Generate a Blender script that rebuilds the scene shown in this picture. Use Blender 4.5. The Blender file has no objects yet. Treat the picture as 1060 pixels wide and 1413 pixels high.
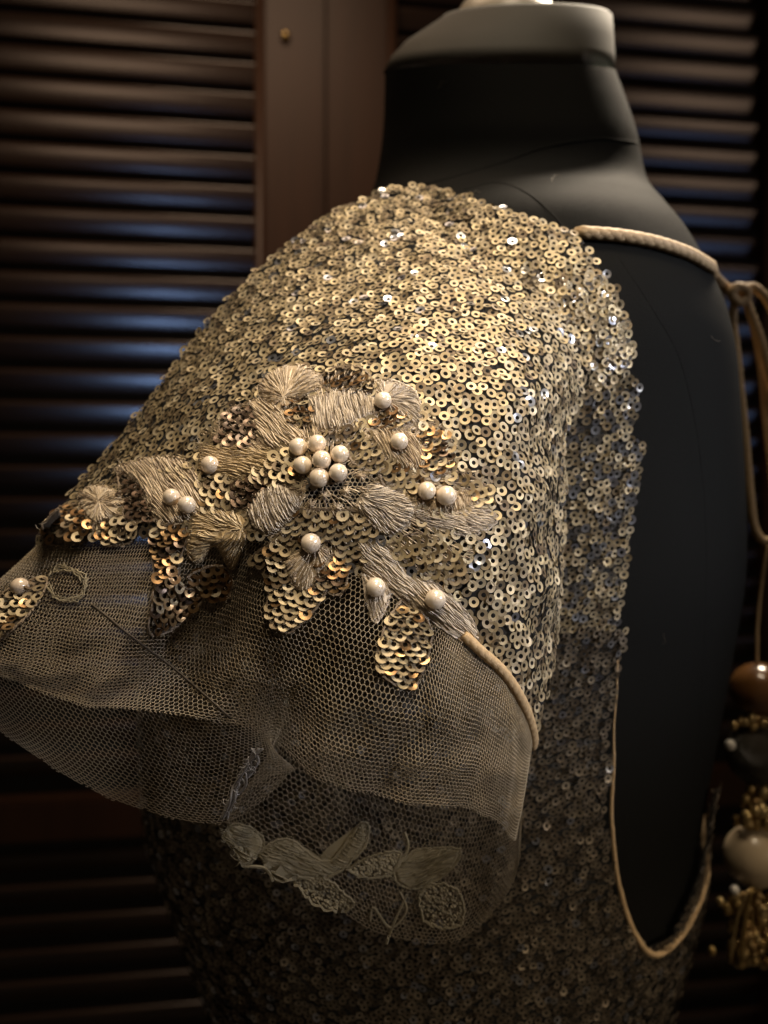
import bpy, bmesh, math, random
import numpy as np
from mathutils import Vector, Matrix
from mathutils.bvhtree import BVHTree
random.seed(7); rng = np.random.default_rng(7)
scn = bpy.context.scene
C = scn.collection
R = math.radians

# ------------------------------------------------------------------ camera
F = 1137.0                                   # focal length in photo pixels (photo 1060 x 1413)
cam = bpy.data.cameras.new('camera'); camo = bpy.data.objects.new('camera', cam); C.objects.link(camo)
camo.location = (0, 0, 0); camo.rotation_euler = (R(90), 0, 0)
cam.sensor_fit = 'HORIZONTAL'; cam.sensor_width = 36; cam.lens = 36 * F / 1060
cam.clip_start = 0.01; cam.clip_end = 50
cam.dof.use_dof = True; cam.dof.focus_distance = 0.248; cam.dof.aperture_fstop = cam.lens / 3.7
scn.camera = camo
# ------------------------------------------------------------------ world, lamps, exposure
w = bpy.data.worlds.new('World'); scn.world = w; w.use_nodes = True
bg = w.node_tree.nodes['Background']; bg.inputs[0].default_value = (1.0, 0.74, 0.5, 1); bg.inputs[1].default_value = 0.03
scn.view_settings.view_transform = 'Standard'; scn.view_settings.look = 'None'
scn.view_settings.exposure = 0.0; scn.view_settings.gamma = 1
scn.cycles.max_bounces = 6; scn.cycles.caustics_reflective = False; scn.cycles.caustics_refractive = False
scn.cycles.sample_clamp_indirect = 3.0
def lamp(name, loc, to, size, power, col, sy=None, spread=None):
    l = bpy.data.lights.new(name, 'AREA'); l.energy = power; l.color = col; l.size = size
    if sy: l.shape = 'RECTANGLE'; l.size_y = sy
    if spread: l.spread = R(spread)
    o = bpy.data.objects.new(name, l); C.objects.link(o); o.location = loc
    o.rotation_euler = (Vector(to) - Vector(loc)).to_track_quat('-Z', 'Y').to_euler()
    return o
lamp('ceiling_lamp', (0.10, 0.12, 0.75), (-0.02, 0.225, 0.0), 0.26, .48, (1.0, 0.82, 0.59), spread=40)
lamp('spot_lamp', (0.12, -0.38, 0.66), (0.025, 0.25, 0.06), 0.07, .055, (1.0, 0.82, 0.58), spread=16)  # unseen fill added for the pearls and the sleeve front
lamp('back_lamp', (0.42, 0.78, 0.80), (0.05, 0.36, 0.12), 0.22, 1.35, (1.0, 0.84, 0.64), spread=50)
lamp('window_light', (-0.28, 0.13, -0.60), (-0.24, 0.97, 0.05), 0.08, .06, (0.32, 0.50, 0.92), 0.30, 24)
lamp('bounce_lamp', (-0.34, 0.0, 0.12), (-0.25, 0.97, 0.48), 0.3, .075, (1.0, 0.66, 0.43), 0.3, 45)  # unseen fill added to warm the upper left slat faces
lamp('side_window_light', (1.08, 0.27, -0.38), (0.42, 1.08, 0.20), 0.3, .035, (0.30, 0.5, 1.0), 0.3, 40)  # unseen fill added for blue reflections in the right slats
lamp('side_lamp', (1.10, 0.12, 0.20), (0.42, 1.08, 0.55), 0.3, .06, (1.0, 0.66, 0.44), 0.4, 40)  # unseen fill added for warm reflections in the upper right slats
lamp('side_light', (0.80, -0.10, 0.26), (0.075, 0.30, 0.022), 0.2, .13, (0.88, 0.90, 1.0), spread=11)
lamp('wall_lamp', (0.80, -0.30, 0.10), (0.10, 0.33, -0.17), 0.2, .036, (1.0, 0.80, 0.56), spread=16)  # unseen fill added for the lower right bodice and its binding
lamp('room_lamp', (-0.12, 0.60, 0.85), (-0.16, 1.0, -0.25), 0.3, 1.15, (1.0, 0.70, 0.46), spread=100)  # unseen fill added above to light the doors

# ------------------------------------------------------------------ helpers
def P(px, py, d):                            # photo pixel + depth -> place in the room
    return Vector(((px - 530) / F * d, d, (706.5 - py) / F * d))
def pix(p):
    return (530 + p[0] / p[1] * F, 706.5 - p[2] / p[1] * F)
def mesh_obj(name, verts, faces, mat, parent=None, smooth=False):
    me = bpy.data.meshes.new(name)
    me.from_pydata([tuple(v) for v in verts], [], [tuple(f) for f in faces])
    if smooth: me.polygons.foreach_set('use_smooth', [True] * len(me.polygons))
    me.materials.append(mat); me.update()
    o = bpy.data.objects.new(name, me); C.objects.link(o)
    if parent: o.parent = parent
    return o
def link(name, me, parent=None, mw=None):
    o = bpy.data.objects.new(name, me); C.objects.link(o)
    if parent: o.parent = parent
    if mw is not None: o.matrix_basis = mw
    return o
def tag(o, label=None, cat=None, group=None, kind=None):
    if label: o['label'] = label
    if cat: o['category'] = cat
    if group: o['group'] = group
    if kind: o['kind'] = kind
    return o
def empty(name, loc=(0, 0, 0), rz=0, parent=None):
    o = bpy.data.objects.new(name, None); C.objects.link(o); o.location = loc; o.rotation_euler = (0, 0, rz)
    o.empty_display_size = 0.02
    if parent: o.parent = parent
    return o
def catmull(pts, n):
    """smooth polyline through pts (arrays of any width), n samples"""
    p = np.array(pts, float); m = len(p)
    t = np.linspace(0, m - 1 - 1e-9, n); i = t.astype(int); f = (t - i)[:, None]
    g = lambda k: p[np.clip(k, 0, m - 1)]
    p0, p1, p2, p3 = g(i - 1), g(i), g(i + 1), g(i + 2)
    return 0.5 * ((2 * p1) + (-p0 + p2) * f + (2 * p0 - 5 * p1 + 4 * p2 - p3) * f ** 2 + (-p0 + 3 * p1 - 3 * p2 + p3) * f ** 3)
def resample(pts, n):
    p = catmull(pts, 400); s = np.r_[0, np.cumsum(np.linalg.norm(np.diff(p[:, :2], axis=0), axis=1))]
    q = np.linspace(0, s[-1], n)
    return np.stack([np.interp(q, s, p[:, k]) for k in range(p.shape[1])], 1)
def tube_geo(path, r, sides=8, twist=None):
    V, Fc = [], []
    path = [Vector(p) for p in path]; n = len(path)
    up = Vector((0.13, 0.31, 0.94))
    for i, p in enumerate(path):
        t = (path[min(i + 1, n - 1)] - path[max(i - 1, 0)]).normalized()
        a = t.cross(up)
        if a.length < 1e-4: a = t.cross(Vector((1, 0, 0)))
        a.normalize(); b = t.cross(a)
        rr = r(i / (n - 1)) if callable(r) else r
        for k in range(sides):
            th = 2 * math.pi * k / sides
            V.append(p + (a * math.cos(th) + b * math.sin(th)) * rr)
    for i in range(n - 1):
        for k in range(sides):
            k2 = (k + 1) % sides
            Fc.append((i * sides + k, i * sides + k2, (i + 1) * sides + k2, (i + 1) * sides + k))
    Fc.append(tuple(range(sides))[::-1]); Fc.append(tuple((n - 1) * sides + k for k in range(sides)))
    return V, Fc
class MB:
    def __init__(s): s.v = []; s.f = []
    def add(s, V, Fc):
        o = len(s.v); s.v += list(V); s.f += [tuple(i + o for i in f) for f in Fc]
    def build(s, name, mat, parent=None, smooth=False): return mesh_obj(name, s.v, s.f, mat, parent, smooth)
def box_geo(x0, x1, y0, y1, z0, z1):
    V = [Vector((x, y, z)) for z in (z0, z1) for y in (y0, y1) for x in (x0, x1)]
    return V, [(0, 2, 3, 1), (4, 5, 7, 6), (0, 1, 5, 4), (2, 6, 7, 3), (0, 4, 6, 2), (1, 3, 7, 5)]
def inpoly(x, y, poly):
    c = False; j = len(poly) - 1
    for i in range(len(poly)):
        xi, yi = poly[i][:2]; xj, yj = poly[j][:2]
        if (yi > y) != (yj > y) and x < (xj - xi) * (y - yi) / (yj - yi) + xi: c = not c
        j = i
    return c
def edgedist(x, y, poly):
    best = 1e9; j = len(poly) - 1
    for i in range(len(poly)):
        ax, ay = poly[j][:2]; bx, by = poly[i][:2]; dx, dy = bx - ax, by - ay
        t = max(0, min(1, ((x - ax) * dx + (y - ay) * dy) / (dx * dx + dy * dy + 1e-9)))
        best = min(best, math.hypot(x - ax - t * dx, y - ay - t * dy)); j = i
    return best

# ------------------------------------------------------------------ materials
def mat(name, col, rough=0.5, metal=0.0, noise=None, bump=None, island=None, **kw):
    """noise=(scale, dark colour, amount)  bump=(scale, strength, distance)  island=list of colours picked per piece"""
    m = bpy.data.materials.new(name); m.use_nodes = True
    nt = m.node_tree; b = nt.nodes['Principled BSDF']
    b.inputs['Base Color'].default_value = (*col, 1); b.inputs['Roughness'].default_value = rough
    b.inputs['Metallic'].default_value = metal
    for k, v in kw.items():
        b.inputs[k.replace('_', ' ')].default_value = (*v, 1) if isinstance(v, tuple) else v
    src = None
    if island:
        g = nt.nodes.new('ShaderNodeNewGeometry'); oi = nt.nodes.new('ShaderNodeObjectInfo')
        ad = nt.nodes.new('ShaderNodeMath'); ad.operation = 'ADD'
        nt.links.new(g.outputs['Random Per Island'], ad.inputs[0]); nt.links.new(oi.outputs['Random'], ad.inputs[1])
        fr = nt.nodes.new('ShaderNodeMath'); fr.operation = 'FRACT'; nt.links.new(ad.outputs[0], fr.inputs[0])
        cr = nt.nodes.new('ShaderNodeValToRGB'); e = cr.color_ramp.elements
        while len(e) < len(island): e.new(0.5)
        for i, c in enumerate(island): e[i].position = i / (len(island) - 1); e[i].color = (*c, 1)
        nt.links.new(fr.outputs[0], cr.inputs[0]); src = cr.outputs[0]
    if noise:
        tc = nt.nodes.new('ShaderNodeTexCoord'); mp = nt.nodes.new('ShaderNodeMapping')
        nt.links.new(tc.outputs['Object'], mp.inputs[0])
        if len(noise) > 3: mp.inputs['Scale'].default_value = noise[3]
        n = nt.nodes.new('ShaderNodeTexNoise'); n.inputs['Scale'].default_value = noise[0]; n.inputs['Detail'].default_value = 6
        n.noise_dimensions = '4D'; oi_ = nt.nodes.new('ShaderNodeObjectInfo'); mw_ = nt.nodes.new('ShaderNodeMath'); mw_.operation = 'MULTIPLY'; mw_.inputs[1].default_value = 40
        nt.links.new(oi_.outputs['Random'], mw_.inputs[0]); nt.links.new(mw_.outputs[0], n.inputs['W'])
        nt.links.new(mp.outputs[0], n.inputs['Vector'])
        r = nt.nodes.new('ShaderNodeValToRGB'); r.color_ramp.elements[0].position = .3; r.color_ramp.elements[1].position = .7
        nt.links.new(n.outputs[0], r.inputs[0])
        mx = nt.nodes.new('ShaderNodeMix'); mx.data_type = 'RGBA'
        ml = nt.nodes.new('ShaderNodeMath'); ml.operation = 'MULTIPLY'; ml.inputs[1].default_value = noise[2]
        nt.links.new(r.outputs[0], ml.inputs[0]); nt.links.new(ml.outputs[0], mx.inputs['Factor'])
        mx.inputs['A'].default_value = (*col, 1); mx.inputs['B'].default_value = (*noise[1], 1)
        if src: nt.links.new(src, mx.inputs['A'])
        src = mx.outputs['Result']
    if src: nt.links.new(src, b.inputs['Base Color'])
    if bump:
        tc = nt.nodes.new('ShaderNodeTexCoord'); n = nt.nodes.new('ShaderNodeTexNoise'); n.inputs['Scale'].default_value = bump[0]
        n.inputs['Detail'].default_value = 4
        nt.links.new(tc.outputs['Object'], n.inputs['Vector'])
        bp = nt.nodes.new('ShaderNodeBump'); bp.inputs['Strength'].default_value = bump[1]; bp.inputs['Distance'].default_value = bump[2]
        nt.links.new(n.outputs[0], bp.inputs['Height']); nt.links.new(bp.outputs[0], b.inputs['Normal'])
    return m
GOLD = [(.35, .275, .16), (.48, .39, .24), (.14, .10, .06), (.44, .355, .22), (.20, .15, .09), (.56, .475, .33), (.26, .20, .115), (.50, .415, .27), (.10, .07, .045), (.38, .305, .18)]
DULL = [(.22, .175, .125), (.30, .25, .18), (.13, .10, .07), (.27, .225, .17), (.09, .07, .05)]  # same gold sequins, with the lower bodice's shade put into the colour
GROUND = None
M = dict(
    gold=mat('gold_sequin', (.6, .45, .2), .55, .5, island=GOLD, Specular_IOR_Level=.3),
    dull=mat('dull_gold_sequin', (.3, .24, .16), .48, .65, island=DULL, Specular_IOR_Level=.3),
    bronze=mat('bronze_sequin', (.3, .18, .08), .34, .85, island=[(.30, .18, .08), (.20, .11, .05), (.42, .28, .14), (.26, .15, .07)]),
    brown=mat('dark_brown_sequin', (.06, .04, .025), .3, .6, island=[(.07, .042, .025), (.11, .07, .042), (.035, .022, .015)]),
    silver=mat('silver_sequin', (.55, .55, .6), .28, .9, island=[(.5, .47, .42), (.55, .57, .62), (.45, .45, .5)]),  # cool reflected glints put into the colour, densest on the upper right bodice
    black_net=mat('black_net_fabric', (.008, .0075, .007), .95, bump=(3000, .4, .0004)),
    ground=mat('taupe_ground_net', (.07, .052, .035), .8, bump=(3000, .5, .0004)),
    form=mat('black_jersey', (.0062, .0061, .0055), .8, noise=(40, (.006, .006, .0055), .6), bump=(2200, .5, .0005), Specular_IOR_Level=.07),
    seam=mat('black_seam_thread', (.012, .012, .012), .8),
    band=mat('neck_band_lacquer', (.085, .078, .064), .75, 0.0, noise=(30, (.045, .04, .034), .5)),
    cap=mat('ivory_plastic', (.75, .68, .55), .35),
    thread=mat('taupe_thread', (.3, .23, .15), .55, island=[(.56, .44, .29), (.36, .27, .17), (.68, .55, .38), (.20, .14, .09), (.48, .37, .24)], Sheen_Weight=.3),
    thread_grey=mat('grey_taupe_thread', (.32, .26, .20), .5, island=[(.54, .45, .34), (.38, .31, .23), (.66, .56, .44), (.20, .155, .115), (.46, .38, .28)], Sheen_Weight=.3),
    thread_gold=mat('gold_thread', (.34, .25, .12), .45, island=[(.52, .38, .20), (.36, .26, .13), (.62, .47, .27), (.18, .12, .06)], Sheen_Weight=.3),
    thread_edge=mat('dark_edging_thread', (.2, .15, .1), .6, island=[(.22, .165, .11), (.14, .10, .065), (.30, .23, .16)]),
    thread_olive=mat('olive_thread', (.14, .12, .07), .7, island=[(.26, .22, .14), (.18, .15, .095), (.34, .29, .19)]),
    silver_thread=mat('silver_thread', (.42, .39, .37), .35, .3, island=[(.45, .42, .4), (.3, .28, .27), (.55, .52, .5)]),
    cord=mat('beige_cord', (.54, .38, .21), .65, noise=(900, (.38, .26, .14), .8), bump=(1800, .5, .0004)),
    tulle=mat('beige_tulle_thread', (.30, .235, .148), .55, Sheen_Weight=.2),
    pearl=mat('cream_pearl', (.90, .79, .64), .2, 0.0, island=[(.84, .70, .54), (.76, .60, .44), (.86, .74, .60), (.80, .65, .48)], Coat_Weight=1.0, Coat_Roughness=.14, Coat_IOR=1.8, Specular_IOR_Level=.8),
    wood=mat('dark_stained_wood', (.050, .024, .014), .42, Specular_IOR_Level=.25, noise=(14, (.035, .018, .011), .8, (6, 6, .5)), bump=(120, .08, .001)),
    slat=mat('dark_stained_slat', (.047, .029, .021), .24, noise=(14, (.028, .015, .010), .8, (.5, 6, 6)), bump=(90, .06, .001)),
    brass=mat('brass', (.55, .40, .16), .3, 1.0),
    amber=mat('amber_glass', (.22, .10, .03), .25, 0.0, noise=(60, (.05, .02, .006), .9), Coat_Weight=.8),
    dark_bead=mat('dark_bead_glass', (.02, .017, .013), .2, noise=(500, (.12, .10, .07), .5), bump=(700, .6, .001)),
    cream=mat('cream_drop', (.55, .43, .28), .35, Coat_Weight=.4),
    crystal=mat('clear_crystal', (.8, .75, .68), .05, .3),
    seed=mat('gold_seed_bead', (.4, .27, .1), .35, .8, island=[(.5, .34, .13), (.66, .50, .24), (.24, .13, .045)]),
    wall=mat('dark_wall', (.006, .006, .006), .9),
)

# ------------------------------------------------------------------ louvred doors and the wall behind them
tag(mesh_obj('wall', *box_geo(-1.6, 1.8, 1.32, 1.36, -1.1, 1.1), M['wall']), kind='structure')  # black sheet added to keep the gaps between slats dark
YAW = R(8)
DO = Vector(((450 - 530) / F * 1.0, 1.0, 0))
PITCH = .0378
def rounded_rect(wd, th, n=4):
    r = th * .48; pts = []
    for cx, cz, a0 in ((wd / 2 - r, th / 2 - r, 0), (-wd / 2 + r, th / 2 - r, 90), (-wd / 2 + r, -th / 2 + r, 180), (wd / 2 - r, -th / 2 + r, 270)):
        for k in range(n): a = R(a0 + 90 * k / (n - 1)); pts.append((cx + r * math.cos(a), cz + r * math.sin(a)))
    return pts
def slat_mesh(x0, x1):
    prof = rounded_rect(.027, .0078); a = R(-64); V = []; n = len(prof)
    for x in (x0, x1):
        for (y, z) in prof: V.append((x, y * math.cos(a) - z * math.sin(a), y * math.sin(a) + z * math.cos(a)))
    f = [(k, k + n, (k + 1) % n + n, (k + 1) % n) for k in range(n)] + [tuple(2 * n + k for k in range(n)), tuple(3 * n + k for k in range(n))[::-1]]; V = V + V
    me = bpy.data.meshes.new('slat'); me.from_pydata(V, [], f); me.materials.append(M['slat'])
    me.polygons.foreach_set('use_smooth', [len(p.vertices) == 4 for p in me.polygons]); return me
def bevel_box(name, b, matl, parent, bev=.003):
    bm = bmesh.new(); V, Fc = box_geo(*b); vs = [bm.verts.new(v) for v in V]
    for f in Fc: bm.faces.new([vs[i] for i in f])
    bmesh.ops.bevel(bm, geom=bm.edges[:], offset=bev, segments=2, affect='EDGES')
    me = bpy.data.meshes.new(name); bm.to_mesh(me); bm.free(); me.materials.append(matl)
    return link(name, me, parent)
def louvered_door(label, stiles, x0, x1, rail, z_off, knob):
    d = empty('louvered_door', DO, YAW); tag(d, label, 'louvered door', 'louvered doors behind the dress form', 'thing')
    for a, b in stiles: bevel_box('stile', (a, b, 0, .035, -.8, .8), M['wood'], d)
    for a, b in ((x0, .9), (x1, .9)):
        s = 1 if a == x0 else -1
        V, Fc = tube_geo([(a + s * .004, -.001 + .001 * k, -.8 + 1.6 * k) for k in (0, 1)], .0062, 12)
        mesh_obj('bead_moulding', V, Fc, M['wood'], d, True)
    me = slat_mesh(x0 + .008, x1 - .008)
    z = -.8
    rz0, rz1 = rail
    k = 0
    for i in range(-22, 23):
        z = i * PITCH + z_off
        if rz0 - .022 < z < rz1 + .022: continue
        o = link('slat', me, d); o.location = (0, .018, z); o.rotation_euler = (R(random.uniform(-3, 3)), 0, R(random.uniform(-.25, .25)))
    bevel_box('rail', (x0 + .001, x1 - .001, .002, .033, rz0, rz1), M['wood'], d)
    for zz in (-.85, .8): bevel_box('rail', (x0 - .07, x1 + .07, 0, .035, zz, zz + .05), M['wood'], d)
    if knob:
        bm = bmesh.new(); bmesh.ops.create_uvsphere(bm, u_segments=16, v_segments=10, radius=.0058)
        me = bpy.data.meshes.new('stud'); bm.to_mesh(me); bm.free(); me.materials.append(M['brass'])
        me.polygons.foreach_set('use_smooth', [True] * len(me.polygons))
        o = link('stud', me, d); o.location = knob
    return d
louvered_door('dark brown louvered door left of the dress form with a brass stud on its stile',
              ((-.0755, -.0012), (-.60, -.52)), -.52, -.0755, (-.385, -.335), .004, (-.049, -.003, .572))
louvered_door('dark brown louvered door directly behind the neck of the dress form',
              ((.0012, .0765), (.585, .67)), .0765, .585, (-.385, -.335), .012, None)

# ------------------------------------------------------------------ dress form (torso and neck)
#         z     cx     a     cy    b    tilt
LV = [(-.42, .027, .104, .43, .100, 0), (-.34, .026, .097, .43, .094, 0), (-.267, .0276, .1041, .43, .097, 0), (-.187, .0243, .1299, .43, .101, 0), (-.149, .0208, .1372, .43, .104, 0),
      (-.073, .0268, .1439, .43, .114, 0), (-.02, .0351, .1404, .43, .126, 0), (.055, .0501, .1183, .43, .135, 0), (.085, .0613, .1016, .43, .132, .02),
      (.108, .0630, .0925, .43, .124, .05), (.132, .0635, .0825, .43, .112, .10), (.152, .0640, .0750, .43, .091, .17), (.172, .0640, .0685, .43, .065, .26),
      (.199, .0635, .0640, .43, .062, .38), (.229, .0590, .0585, .43, .060, .46)]
def torso_grid(off=0.0, nz=90, nt=96, z0=0, z1=None):
    L = catmull(LV, nz); G = np.zeros((nz, nt, 3))
    th = np.linspace(0, 2 * np.pi, nt, endpoint=False)
    for i, (z, cx, a, cy, b, ti) in enumerate(L):
        e = 2 / 2.25
        c, s = np.cos(th), np.sin(th)
        x = cx + (a + off) * np.sign(c) * np.abs(c) ** e; y = cy + (b + off) * np.sign(s) * np.abs(s) ** e
        G[i, :, 0] = x; G[i, :, 1] = y; G[i, :, 2] = z + ti * (y - cy)
    return G
def grid_faces(nz, nt, wrap=True):
    f = []
    for i in range(nz - 1):
        for j in range(nt if wrap else nt - 1):
            j2 = (j + 1) % nt; f.append((i * nt + j, i * nt + j2, (i + 1) * nt + j2, (i + 1) * nt + j))
    return f
G = torso_grid(); NZ, NT = G.shape[:2]
TV = [Vector(p) for p in G.reshape(-1, 3)]; TF = grid_faces(NZ, NT)
form = empty('dress_form', (.03, .43, -.42))
def under(o, par):                            # keep the shape where it was modelled
    o.parent = par; o.matrix_parent_inverse = Matrix.Translation(-par.location); return o
tag(form, 'black fabric dress form wearing the gold sequin blouse, neck cut off flat', 'dress form')
under(mesh_obj('torso_cover', TV, TF + [tuple(range(NT))], M['form'], None, True), form)
torso_bvh = BVHTree.FromPolygons(TV, TF)
top = LV[-1]
def ring(z, a, b, ti, n=64, cx=top[1]):
    return [Vector((cx + a * math.cos(2 * math.pi * k / n), .43 + b * math.sin(2 * math.pi * k / n), z + ti * b * math.sin(2 * math.pi * k / n))) for k in range(n)]
def rings_geo(rs, close=True):
    n = len(rs[0]); V = [p for r in rs for p in r]; f = grid_faces(len(rs), n)
    if close: f += [tuple((len(rs) - 1) * n + k for k in range(n))]
    return V, f
under(mesh_obj('neck_band', *rings_geo([ring(.2285, .0570, .0565, .46), ring(.2292, .0596, .0592, .46), ring(.238, .0572, .0568, .46, cx=.0612), ring(.246, .0530, .0535, .46, cx=.0650), ring(.2575, .0440, .0455, .46, cx=.0735), ring(.2590, .0425, .0440, .46, cx=.0735), ring(.2585, .040, .0415, .46, cx=.0735), ring(.2585, .030, .029, .46, cx=.0735)]), M['band'], None, True), form)
cap = [ring(.2586 + h, r, r, .46, 32, .064) for h, r in ((0, .026), (.003, .0255), (.008, .022), (.012, .016), (.014, .006))]
under(mesh_obj('neck_cap', *rings_geo(cap), M['cap'], None, True), form)
def cast(bvh, px, py, back=0.0):
    dr = P(px, py, 1.0).normalized(); h = bvh.ray_cast(Vector((0, 0, 0)), dr)
    if h[0] is None: return None, None
    n = h[1] if h[1].dot(dr) < 0 else -h[1]
    return h[0] + n * back, n
def seam(pts, bvh, r, name, m, par, off=-0.0001):
    path = []
    for q in resample(pts, 60):
        p, n = cast(bvh, q[0], q[1], off)
        if p: path.append(p)
    if len(path) > 4: return under(mesh_obj(name, *tube_geo(path, r, 6), m, None, True), par)
seam([(640, 262), (690, 252), (740, 275), (785, 322), (800, 345)], torso_bvh, .00035, 'panel_seam', M['form'], form)
seam([(850, 350), (900, 425), (941, 504), (968, 640), (975, 800), (965, 1000), (945, 1180)], torso_bvh, .00022, 'panel_seam', M['form'], form)
seam([(560, 262), (640, 240), (700, 222), (753, 203), (820, 192), (870, 195), (895, 204)], torso_bvh, .0005, 'neck_seam', M['form'], form)

lint = MB()
for _ in range(9):
    x, y = random.uniform(545, 1000), random.uniform(110, 900); a = random.uniform(0, 6.28); pts = []
    for k in range(4):
        p, n = cast(torso_bvh, x + 5 * k * math.cos(a), y + 5 * k * math.sin(a), .0003); a += random.gauss(0, .5)
        if p: pts.append(p)
    if len(pts) == 4: lint.add(*tube_geo(pts, .00005, 3))
o = under(lint.build('lint', M['tulle'], None), form); o['kind'] = 'stuff'
# ------------------------------------------------------------------ the blouse
blouse = empty('sequin_blouse', (.03, .40, -.42))
tag(blouse, 'gold sequin blouse with pearl flower applique and sheer tulle sleeve frill on the dress form', 'blouse')
BARE = [(800, 325), (845, 400), (868, 470), (878, 560), (880, 700), (864, 820), (848, 920), (838, 1050), (835, 1120), (842, 1200), (860, 1270), (890, 1312), (925, 1290), (955, 1235), (968, 1190), (985, 1100), (1100, 900), (1100, 100), (300, 100), (560, 300)]
BG = torso_grid(.0035, 150, 180)
L = BG.shape
bv = BG.reshape(-1, 3); bf = []
for f in grid_faces(L[0], L[1]):
    c = bv[list(f)].mean(0)
    if c[2] > .11: continue
    if c[1] < .44:
        x, y = pix(c)
        if inpoly(x, y, BARE): continue
    elif c[0] > .02 and c[2] > -.17: continue
    bf.append(f)
used = sorted({i for f in bf for i in f}); mp = {u: i for i, u in enumerate(used)}
BV = [Vector(bv[u]) for u in used]; BF = [tuple(mp[i] for i in f) for f in bf]
bodice = under(mesh_obj('bodice', BV, BF, M['black_net'], None, True), blouse)
body_bvh = BVHTree.FromPolygons(BV, BF)

# sleeve shell: outline curves + depth control points
HEM = [(55, 748, .282), (150, 741, .263), (240, 737, .255), (330, 738, .249), (420, 762, .246), (520, 802, .2445), (600, 850, .2455), (645, 885, .248), (690, 925, .252), (722, 970, .259), (738, 1012, .267)]
RIDGE = [(50, 744, .285), (110, 668, .292), (200, 560, .302), (260, 480, .308), (330, 398, .316), (440, 305, .329), (560, 258, .338), (680, 283, .335), (800, 325, .328)]
RIGHT = [(738, 1012), (760, 930), (770, 850), (776, 760), (778, 660), (786, 580), (866, 505), (868, 460), (845, 400), (800, 325)]
CTRL = HEM + RIDGE + [(75, 735, .273), (150, 672, .276), (260, 560, .282), (390, 440, .293), (500, 370, .302), (620, 345, .303), (730, 365, .303), (848, 400, .318),
    (130, 725, .264), (210, 680, .263), (310, 610, .262), (430, 520, .264), (540, 460, .271), (650, 440, .276), (750, 450, .283), (868, 480, .31),
    (180, 728, .259), (260, 700, .256), (350, 655, .251), (460, 600, .248), (570, 560, .252), (670, 550, .257), (735, 555, .264), (780, 570, .286),
    (420, 700, .2455), (520, 690, .2435), (610, 690, .246), (690, 680, .252), (748, 680, .262), (777, 680, .283),
    (560, 780, .2435), (640, 790, .2455), (710, 800, .253), (750, 800, .262), (775, 790, .282), (690, 870, .2495), (735, 890, .2585), (768, 880, .279)]
CT = np.array(CTRL)
def tps(r): return np.where(r > 0, r * r * np.log(r + 1e-12), 0)
xy = CT[:, :2] / 500
K = tps(np.linalg.norm(xy[:, None] - xy[None], axis=2)) + np.eye(len(xy)) * 2e-4
Pm = np.c_[np.ones(len(xy)), xy]
A = np.block([[K, Pm], [Pm.T, np.zeros((3, 3))]])
wts = np.linalg.solve(A, np.r_[CT[:, 2], 0, 0, 0])
def shell_depth(px, py):
    q = np.c_[np.ravel(px), np.ravel(py)] / 500
    return tps(np.linalg.norm(q[:, None] - xy[None], axis=2)) @ wts[:-3] + np.c_[np.ones(len(q)), q] @ wts[-3:]
NU, NV = 90, 70
b0 = resample([h[:2] for h in HEM], NU); b1 = resample([h[:2] for h in RIDGE], NU)
r0 = resample(RIGHT, NV); l0 = np.linspace(b0[0], b1[0], NV)
U = np.linspace(0, 1, NU)[None, :, None]; Vv = np.linspace(0, 1, NV)[:, None, None]
S = (1 - Vv) * b0[None] + Vv * b1[None] + (1 - U) * l0[:, None] + U * r0[:, None] \
    - ((1 - U) * (1 - Vv) * b0[0] + U * (1 - Vv) * b0[-1] + (1 - U) * Vv * b1[0] + U * Vv * b1[-1])
D = shell_depth(S[..., 0], S[..., 1]).reshape(NV, NU)
# slight cloth waves
D = D + .0006 * np.sin(S[..., 0] / 37 + S[..., 1] / 61) + .0005 * np.sin(S[..., 1] / 29 - S[..., 0] / 83)
SP = np.zeros((NV, NU, 3))
for i in range(NV):
    for j in range(NU):
        d = D[i, j]; h, _ = cast(torso_bvh, S[i, j, 0], S[i, j, 1])
        if h is not None: d = min(d, h.y - .0045)
        SP[i, j] = P(S[i, j, 0], S[i, j, 1], d)
# rolled rims: past the ridge the cloth turns down the far side, past the right edge it turns back
rows = [SP]; last = SP[-1]
ext = []
for k, (dy, dz) in enumerate(((.006, -.0005), (.014, -.004), (.024, -.012), (.034, -.024))):
    e = last.copy(); e[:, 1] += dy; e[:, 2] = e[:, 2] / last[:, 1] * e[:, 1] * .96 + dz; e[:, 0] = e[:, 0] / last[:, 1] * e[:, 1]; ext.append(e[None])
SP = np.concatenate([SP] + ext, 0)
lastc = SP[:, -1]; ext = []
for k, (dx, dy) in enumerate(((-.001, .004), (-.004, .009), (-.009, .014))):
    e = lastc.copy(); e[:, 1] += dy; e[:, 0] += dx; ext.append(e[:, None])
SP = np.concatenate([SP] + ext, 1)
SNV, SNU = SP.shape[:2]
SV = [Vector(p) for p in SP.reshape(-1, 3)]; SF = grid_faces(SNV, SNU, False)
sleeve = under(mesh_obj('sleeve', SV, SF, M['black_net'], None, True), blouse)
shell_bvh = BVHTree.FromPolygons(SV, SF)

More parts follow.
